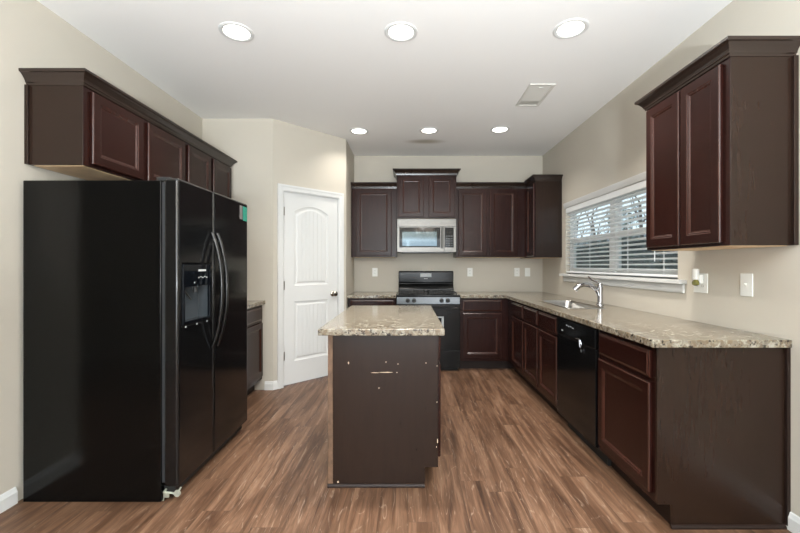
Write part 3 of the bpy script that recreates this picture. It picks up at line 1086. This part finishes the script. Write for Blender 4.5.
# grates and burners
for cx in (rx0 + 0.20, rx1 - 0.20):
    gm = MB()
    zt = 0.944
    for yy in (4.72, 4.985, 5.22):
        gm.box((cx - 0.165, yy - 0.006, zt - 0.012), (cx + 0.165, yy + 0.006, zt))
    for xx in (cx - 0.16, cx, cx + 0.16):
        gm.box((xx - 0.006, 4.714, zt - 0.012), (xx + 0.006, 5.226, zt + 0.001))
    for xx in (cx - 0.16, cx + 0.16):
        for yy in (4.72, 5.22):
            gm.box((xx - 0.007, yy - 0.007, 0.9175), (xx + 0.007, yy + 0.007, zt - 0.01))
    gm.build('grate', M['black_matte'], rg, bevel=0.002)
    for yy in (4.85, 5.10):
        MB().lathe((cx, yy, 0.9173), (0, 0, 1), [(0.05, 0), (0.05, 0.006), (0.035, 0.010), (0.035, 0.016), (0, 0.017)], 20).build('burner', M['black_matte'], rg, smooth=True)
# backguard
bg = MB()
pr = [(5.318, 0.9175), (5.318, 1.195), (5.262, 1.195), (5.248, 1.180), (5.252, 1.040), (5.262, 1.028), (5.215, 0.960), (5.215, 0.9175)]
bg.rings([[(rx0 + 0.012, y, z) for y, z in pr], [(rx1 - 0.012, y, z) for y, z in pr]])
bgo = bg.build('backguard', M['range_black'], rg, bevel=0.010)
MB().box((0.165, 5.2465, 1.115), (0.315, 5.2485, 1.165)).build('clock_display', M['silverlabel'], bgo)
MB().box((0.215, 5.2470, 1.089), (0.265, 5.2490, 1.097)).build('badge', M['palemark'], bgo)
# front: knob panel, oven door, drawer
kp = MB().obox(Fg, (rx0 + 0.002, 0.808, 0.001), (rx1 - 0.002, 0.890, 0.018))
kpo = kp.build('control_panel', M['rangesteel'], rg, bevel=0.003)
for x in (-0.003, 0.072, 0.402, 0.478):
    k = MB().lathe(Fg(x, 0.850, 0.0183), (0, -1, 0), [(0.026, 0), (0.026, 0.004), (0.021, 0.007), (0.019, 0.026), (0.016, 0.030), (0, 0.031)], 18)
    k.obox(Fg, (x - 0.004, 0.832, 0.035), (x + 0.004, 0.868, 0.054))
    k.build('knob', M['black_matte'], rg, smooth=True)
od = MB().slab(Fg, [rx0 + 0.003, rx0 + 0.13, rx1 - 0.19, rx1 - 0.003], [0.265, 0.42, 0.665, 0.800], [(1, 1)], 0.001, 0.034)
odo = od.build('oven_door', M['range_black'], rg, bevel=0.004, dissolve=True)
MB().obox(Fg, (rx0 + 0.128, 0.418, 0.016), (rx1 - 0.188, 0.667, 0.028)).build('oven_window', M['black_glass'], odo)
wf = MB().slab(Fg, [rx1 - 0.32, rx1 - 0.30, rx1 - 0.222, rx1 - 0.196], [0.43, 0.46, 0.645, 0.660], [(1, 1)], 0.0282, 0.0292)
wf.build('window_label', M['silverlabel'], odo)
oh = MB()
oh.tube([Fg(rx0 + 0.05, 0.765, 0.072), Fg(rx1 - 0.05, 0.765, 0.072)], 0.011, 12)
for x in (rx0 + 0.07, rx1 - 0.07):
    oh.obox(Fg, (x - 0.010, 0.757, 0.033), (x + 0.010, 0.773, 0.070))
oh.build('oven_handle', M['range_black'], odo, smooth=True)
MB().obox(Fg, (rx0 + 0.003, 0.045, 0.001), (rx1 - 0.003, 0.252, 0.030)).build('storage_drawer', M['range_black'], rg, bevel=0.006)

# ------------------------------------------------------------------ microwave
mw = thing('microwave', 'stainless over-the-range microwave mounted beneath a short cabinet', 'microwave', (0.239, 5.1, 1.44))
Fm = FR((0, 4.960, 0), (1, 0, 0), (0, 0, 1), (0, -1, 0))
mx0, mx1, mz0, mz1 = -0.138, 0.610, 1.438, 1.862
MB().box((mx0, 4.960, mz0), (mx1, 5.325, mz1)).build('case', M['dark_grey'], mw, bevel=0.002)
MB().obox(Fm, (mx0, mz1 - 0.100, 0.001), (mx1, mz1 - 0.002, 0.026)).build('vent_panel', M['steel'], mw, bevel=0.003)
xs = mx1 - 0.150
mdm = MB().slab(Fm, [mx0, mx0 + 0.030, xs - 0.052, xs - 0.002], [mz0 + 0.004, mz0 + 0.062, mz1 - 0.112, mz1 - 0.102], [(1, 1)], 0.001, 0.028)
mdo = mdm.build('door', M['steel'], mw, bevel=0.002, dissolve=True)
MB().obox(Fm, (mx0 + 0.028, mz0 + 0.060, 0.002), (xs - 0.050, mz1 - 0.110, 0.0265)).build('door_glass', M['black_glass'], mdo)
wg = plain('grey_mirror_window', (0.052, 0.068, 0.078), 0.06, 0.85, var=0.02)
MB().obox(Fm, (mx0 + 0.066, mz0 + 0.080, 0.0266), (xs - 0.095, mz1 - 0.165, 0.0274)).build('viewing_window', wg, mdo)
hm = MB().tube([Fm(xs - 0.027, mz0 + 0.052, 0.052), Fm(xs - 0.027, mz1 - 0.112, 0.052)], 0.013, 12)
for z in (mz0 + 0.07, mz1 - 0.13):
    hm.obox(Fm, (xs - 0.036, z - 0.008, 0.027), (xs - 0.018, z + 0.008, 0.050))
hm.build('handle', M['steel'], mdo, smooth=True)
cpm = MB().obox(Fm, (xs, mz0 + 0.004, 0.001), (mx1, mz1 - 0.102, 0.026))
cpo = cpm.build('control_panel', M['steel'], mw, bevel=0.002)
MB().obox(Fm, (xs + 0.006, mz0 + 0.060, 0.0262), (mx1 - 0.032, mz1 - 0.112, 0.0275)).build('keypad', M['black_glass'], cpo)
ky = MB()
for r in range(5):
    for c in range(3):
        x = xs + 0.018 + c * 0.033
        z = mz0 + 0.078 + r * 0.030
        ky.obox(Fm, (x, z, 0.0275), (x + 0.020, z + 0.010, 0.0280))
ky.build('keys', M['dark_grey'], cpo)
MB().box((mx0 + 0.06, 4.99, mz0 - 0.008), (mx1 - 0.06, 5.28, mz0 - 0.0003)).build('grease_filter', M['dark_grey'], mw)

# ------------------------------------------------------------------ dishwasher
dwt = thing('dishwasher', 'black dishwasher built in between the right-hand base cabinets', 'dishwasher', (1.5, 2.768, 0))
Fq = FACE['-x'](RF)
WYa, WYb = 2.462, 3.104
MB().box((RF + 0.002, WYa, 0.10), (XR - 0.01, WYb, 0.872)).build('tub', M['black_matte'], dwt)
MB().box((RF + 0.06, WYa + 0.01, 0.0), (XR - 0.02, WYb - 0.01, 0.0995)).build('toe_plate', M['black_matte'], dwt)
MB().obox(Fq, (WYa + 0.004, 0.115, 0), (WYb - 0.004, 0.735, 0.022)).build('door_panel', M['range_black'], dwt, bevel=0.004)
cp = MB().obox(Fq, (WYa + 0.004, 0.739, 0), (WYb - 0.004, 0.866, 0.026)).build('control_panel', M['range_black'], dwt, bevel=0.004)
for (y, z, w, h) in ((2.90, 0.826, .018, .008), (2.865, 0.822, .012, .010), (2.83, 0.826, .02, .006), (2.795, 0.82, .025, .005), (2.985, 0.776, .028, .008)):
    MB().obox(Fq, (y - w / 2, z - h / 2, 0.026), (y + w / 2, z + h / 2, 0.0266)).build('control_mark', M['palemark'], cp)
lt = MB()
lt.tube([Fq(2.735, 0.758, 0.030), Fq(2.690, 0.767, 0.034), Fq(2.655, 0.762, 0.034), Fq(2.645, 0.735, 0.034), Fq(2.655, 0.700, 0.032), Fq(2.648, 0.680, 0.028)], 0.0042, 8)
lt.tube([Fq(2.69, 0.764, 0.028), Fq(2.675, 0.725, 0.030), Fq(2.662, 0.700, 0.030)], 0.0028, 8)
lt.build('bent_wire', M['chrome'], dwt, smooth=True)  # small bent bright wire on the dishwasher front
for z in (0.13, 0.20):
    MB().lathe(Fq(WYb - 0.02, z, 0.0222), (-1, 0, 0), [(0.006, 0), (0.004, 0.002), (0, 0.0022)], 8).build('screw', M['chrome'], dwt)

# ------------------------------------------------------------------ wall plates
def outlet(label, F, u, v, w=0.072, h=0.116, kind='duplex', cat='outlet', group='white wall plates'):
    t = thing('wall_outlet' if cat == 'outlet' else 'light_switch', label, cat, F(u, v, 0), group)
    MB().obox(F, (u - w / 2, v - h / 2, 0.0004), (u + w / 2, v + h / 2, 0.0065)).build('cover_plate', M['plate'], t, bevel=0.003)
    nx = 2 if w > 0.1 else 1
    for i in range(nx):
        uu = u + (i - (nx - 1) / 2) * 0.046
        if kind == 'duplex':
            for dz in (-0.020, 0.020):
                MB().obox(F, (uu - 0.014, v + dz - 0.013, 0.0066), (uu + 0.014, v + dz + 0.013, 0.0084)).build('receptacle', M['plate'], t, bevel=0.001)
                s = MB()
                s.obox(F, (uu - 0.0075, v + dz - 0.003, 0.0085), (uu - 0.0055, v + dz + 0.006, 0.0087))
                s.obox(F, (uu + 0.0055, v + dz - 0.003, 0.0085), (uu + 0.0075, v + dz + 0.006, 0.0087))
                s.build('slots', M['dark_grey'], t)
        else:
            MB().obox(F, (uu - 0.005, v - 0.012, 0.0066), (uu + 0.005, v + 0.012, 0.0078)).build('switch_surround', M['plate'], t)
            MB().rings([[F(uu - 0.0035, v - 0.004, 0.0079), F(uu + 0.0035, v - 0.004, 0.0079), F(uu + 0.0035, v + 0.008, 0.0079), F(uu - 0.0035, v + 0.008, 0.0079)],
                        [F(uu - 0.003, v + 0.006, 0.018), F(uu + 0.003, v + 0.006, 0.018), F(uu + 0.003, v + 0.011, 0.017), F(uu - 0.003, v + 0.011, 0.017)]]).build('toggle', M['plate'], t)
    return t


Fbk = FACE['-y'](YB)
Frt = FACE['-x'](XR)
outlet('white outlet on the back wall left of the range', Fbk, -0.452, 1.178)
outlet('white outlet on the back wall just right of the range', Fbk, 0.846, 1.178)
outlet('white outlet near the back right corner, left of its neighbouring plate', Fbk, 1.488, 1.178)
outlet('white switch plate closest to the back right corner', Fbk, 1.632, 1.178, kind='toggle', cat='switch')
outlet('double white wall plate beneath the right wall cabinet, holding an air freshener', Frt, 2.448, 1.160, w=0.118, h=0.122)
outlet('single white switch plate on the right wall nearest the camera', Frt, 2.115, 1.165, w=0.078, h=0.124, kind='toggle', cat='switch')
# plug-in air freshener
ua, va = 2.432, 1.186
af = thing('air_freshener', 'white plug-in air freshener with olive oil vial on the double plate', 'air freshener', Frt(ua, va, 0.009))
MB().obox(Frt, (ua - 0.018, va - 0.030, 0.0090), (ua + 0.018, va + 0.028, 0.034)).build('plug_body', M['plate'], af, bevel=0.006, seg=3)
MB().lathe(Frt(ua, va - 0.004, 0.046), (0, 0, 1), [(0.017, 0), (0.019, 0.01), (0.019, 0.060), (0.017, 0.066), (0.010, 0.068), (0, 0.068)], 18).build('warmer_cap', M['plate'], af, smooth=True)
MB().lathe(Frt(ua, va - 0.042, 0.046), (0, 0, 1), [(0.008, 0), (0.018, 0.006), (0.021, 0.018), (0.016, 0.030), (0.009, 0.0375)], 18).build('oil_vial', M['oil'], af, smooth=True)

# ------------------------------------------------------------------ ceiling fixtures
def can(x, y, label, watts):
    t = thing('recessed_light', label, 'ceiling light', (x, y, H), 'recessed ceiling lights')
    MB().lathe((x, y, H - 0.0002), (0, 0, -1), [(0.080, 0), (0.106, 0), (0.106, 0.004), (0.098, 0.008), (0.086, 0.007), (0.080, 0.003)], 40, cap0=False, cap1=False).build('trim_ring', M['white'], t, smooth=True)
    MB().lathe((x, y, H - 0.0005), (0, 0, -1), [(0.082, 0), (0.082, 0.002), (0.05, 0.0035), (0, 0.004)], 40).build('lens', M['lens'], t, smooth=True)
    area_light('lamp_light', (x, y, H - 0.010), (0, 0, 0), 0.15, 0.15, watts, (1.0, 0.94, 0.86), 'DISK', spread=math.radians(125), parent=t)


can(-1.100, 2.505, 'round recessed ceiling light, front row left, above the refrigerator side', CAN_W)
can(-0.045, 2.505, 'round recessed ceiling light, front row middle, above the island', CAN_W)
can(1.030, 2.470, 'round recessed ceiling light, front row right, near the air vent', CAN_W)
can(-0.546, 4.35, 'round recessed ceiling light, far row left, close to the pantry corner', FAR_CAN_W * 0.6)
can(0.233, 4.33, 'round recessed ceiling light, far row middle, in front of the dark patch', FAR_CAN_W)
can(1.014, 4.30, 'round recessed ceiling light, far row right, close to the window wall', FAR_CAN_W)

vt = thing('ceiling_vent', 'white rectangular air vent in the ceiling toward the right', 'vent', (1.115, 3.435, H))
vx0, vx1, vy0, vy1 = 1.005, 1.222, 3.215, 3.655
Fv = FR((0, 0, H), (1, 0, 0), (0, 1, 0), (0, 0, -1))
MB().slab(Fv, [vx0, vx0 + 0.022, vx1 - 0.022, vx1], [vy0, vy0 + 0.022, vy1 - 0.022, vy1], [(1, 1)], 0.0003, 0.010).build('frame', M['vent'], vt, bevel=0.003, dissolve=True)
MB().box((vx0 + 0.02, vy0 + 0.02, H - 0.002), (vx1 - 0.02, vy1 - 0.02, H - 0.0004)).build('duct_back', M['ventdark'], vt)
lv = MB()
n = 12
for k in range(n):
    y = vy0 + 0.030 + (vy1 - vy0 - 0.06) * k / (n - 1)
    s = 1 if k < 9 else -1
    q = 0.013
    lv.rings([[(x, y - q, H - 0.0045 + s * 0.0025), (x, y + q, H - 0.0045 - s * 0.0025), (x, y + q, H - 0.0055 - s * 0.0025), (x, y - q, H - 0.0055 + s * 0.0025)] for x in (vx0 + 0.023, vx1 - 0.023)])
lv.build('louvers', M['vent'], vt)
MB().box((1.095, vy0 + 0.045, H - 0.016), (1.13, vy0 + 0.053, H - 0.009)).build('damper_lever', M['vent'], vt)

# chandelier of the dining corner behind the camera (seen only as a reflection)
cx, cy = 0.50, -2.3
cdl = thing('chandelier', 'bronze chandelier with warm glowing glass shades hanging behind the camera', 'chandelier', (cx, cy, H))
MB().lathe((cx, cy, H - 0.0005), (0, 0, -1), [(0.06, 0), (0.06, 0.02), (0.012, 0.035), (0.008, 0.36), (0.03, 0.40), (0.035, 0.46), (0.01, 0.54), (0, 0.55)], 18).build('stem', M['nickel'], cdl, smooth=True)
for k in range(5):
    an = 2 * PI * k / 5 + 0.2
    ex, ey = cx + 0.25 * math.cos(an), cy + 0.25 * math.sin(an)
    MB().tube([(cx, cy, H - 0.45), ((cx + ex) / 2, (cy + ey) / 2, H - 0.52), (ex, ey, H - 0.50), (ex, ey, H - 0.45)], 0.008, 8).build('arm', M['nickel'], cdl, smooth=True)
    so = MB().lathe((ex, ey, H - 0.46), (0, 0, 1), [(0.02, 0), (0.045, 0.01), (0.06, 0.05), (0.075, 0.10), (0.095, 0.13)], 20, cap1=False).build('shade', M['shade'], cdl, smooth=True)
pl = bpy.data.lights.new('chandelier_light', 'POINT')
pl.energy = CHANDELIER_W
pl.color = (1.0, 0.95, 0.88)
pl.shadow_soft_size = 0.12
plo = bpy.data.objects.new('chandelier_light', pl)
COL.objects.link(plo)
plo.parent = cdl
plo.location = (0, 0, -0.28)

# two unseen bowl uplights added behind the camera to brighten the room
def added_uplight(tx, ty, label, watts):
    fl = thing('added_uplight', label, 'added light', (tx, ty, 0), 'added bowl uplights')
    MB().lathe((tx, ty, 0.0), (0, 0, 1), [(0.14, 0), (0.14, 0.015), (0.03, 0.03), (0.012, 0.05), (0.012, 0.90), (0.02, 0.92)], 24).build('added_uplight_stand', M['nickel'], fl, smooth=True)
    MB().lathe((tx, ty, 0.92), (0, 0, 1), [(0.03, 0), (0.09, 0.02), (0.135, 0.05), (0.15, 0.075), (0.145, 0.075), (0.125, 0.053), (0.085, 0.03), (0.0, 0.02)], 28).build('added_bowl_shade', M['white'], fl, smooth=True)
    area_light('added_uplight_light', (tx, ty, 1.0), (PI, 0, 0), 0.22, 0.22, watts, (0.89, 0.955, 1.0), 'DISK', parent=fl)


added_uplight(0.30, -0.90, 'unseen bowl uplight added just behind the camera to light the ceiling', UPLIGHT_W)
added_uplight(-0.30, -2.95, 'unseen bowl uplight added near the rear wall to light the room', REAR_UPLIGHT_W)

# ------------------------------------------------------------------ outdoors
struct(MB().box((XR + 0.16, -12, -0.55), (70, 70, -0.35)).build('ground_outside', M['litter']))


def tree(label, x, y, h, seed, name='bare_tree', ev=False):
    rnd = random.Random(seed)
    t = thing(name, label, 'tree', (x, y, -0.35), 'trees outside the window')
    tr = MB()
    tips = []

    def branch(p, d, L, r, depth):
        pts = [p]
        rad = [r]
        n = 4
        for k in range(n):
            d = (d + Vector((rnd.uniform(-1, 1), rnd.uniform(-1, 1), rnd.uniform(-0.3, 0.6))) * 0.16).normalized()
            p = p + d * L / n
            pts.append(p)
            rad.append(r * (1 - 0.55 * (k + 1) / n))
        tr.tube(pts, rad, 6 if depth < 2 else 4)
        tips.append(p)
        if depth < 4:
            for k in range(3 if depth else 6):
                i = rnd.randint(1, n)
                an = rnd.uniform(0, 2 * PI)
                dd = (d * 0.9 + Vector((math.cos(an), math.sin(an), rnd.uniform(0.0, 0.5))) * 0.62).normalized()
                branch(pts[i], dd, L * rnd.uniform(0.36, 0.52), rad[i] * 0.6, depth + 1)
    branch(Vector((x, y, -0.36)), Vector((0, 0, 1)), h * 0.55, h * 0.017, 0)
    tr.build('branches', M['bark'], t)
    if ev:
        lf = MB()
        for p in tips:
            for q in range(16):
                c = p + Vector((rnd.gauss(0, 0.35), rnd.gauss(0, 0.35), rnd.gauss(0, 0.25)))
                a = Vector((rnd.uniform(-1, 1), rnd.uniform(-1, 1), rnd.uniform(-1, 1))).normalized() * 0.11
                b = a.orthogonal().normalized() * 0.05
                lf.poly([c - a, c + b, c + a, c - b])
        lf.build('foliage', M['leaf'], t)


def shrub(label, x, y, w, h, seed):
    rnd = random.Random(seed)
    t = thing('shrub', label, 'shrub', (x, y, -0.35), 'shrubs outside the window')
    lf = MB()
    for q in range(1500):
        an = rnd.uniform(0, 2 * PI)
        v = rnd.uniform(0, 1)
        rr_ = w * (0.35 + 0.65 * math.sin(PI * min(1, v * 0.8 + 0.18))) * rnd.uniform(0.4, 1.0)
        c = Vector((x + rr_ * math.cos(an), y + rr_ * math.sin(an), -0.33 + v * h * rnd.uniform(0.85, 1.05)))
        a = Vector((rnd.uniform(-1, 1), rnd.uniform(-1, 1), rnd.uniform(-1, 1))).normalized() * 0.20
        b = a.orthogonal().normalized() * 0.11
        lf.poly([c - a, c + b, c + a, c - b])
    lf.build('foliage', M['shrubleaf'], t)
    st_ = MB()
    for k in range(5):
        an = rnd.uniform(0, 2 * PI)
        st_.tube([(x, y, -0.36), (x + 0.4 * w * math.cos(an), y + 0.4 * w * math.sin(an), -0.35 + h * 0.7)], [0.05, 0.02], 5)
    st_.build('stems', M['bark'], t)


tl = ['bare tree seen through the right half of the window, nearest of the bare trees', 'bare tree outside behind the middle of the window', 'bare tree outside behind the left half of the window',
      'slender bare tree outside at far left of the window', 'tall bare tree outside beyond the window mullion', 'crooked bare tree outside by the upper right sash']
for k, (x, y, h) in enumerate(((13.5, 19.5, 9.5), (14.5, 24.0, 10), (13.8, 28.5, 9.5), (14.2, 33.0, 10), (20.5, 33.0, 12), (20.0, 27.5, 11))):
    tree(tl[k], x, y, h, 30 + k)
tree('leafy evergreen tree outside behind the upper left sash', 20.5, 40.0, 9, 77, 'evergreen_tree', True)
tree('leafy evergreen tree outside at the right edge of the window', 19.0, 22.0, 9, 78, 'evergreen_tree', True)
for k in range(9):
    x, y = 9.8 + 0.25 * (k % 2), 10.0 + 2.5 * k
    shrub('dark grey-green shrub in the hedge outside, %s from the right' % ['first', 'second', 'third', 'fourth', 'fifth', 'sixth', 'seventh', 'eighth', 'ninth'][k], x, y, 1.12, 2.6 + 0.4 * random.random(), 200 + k)
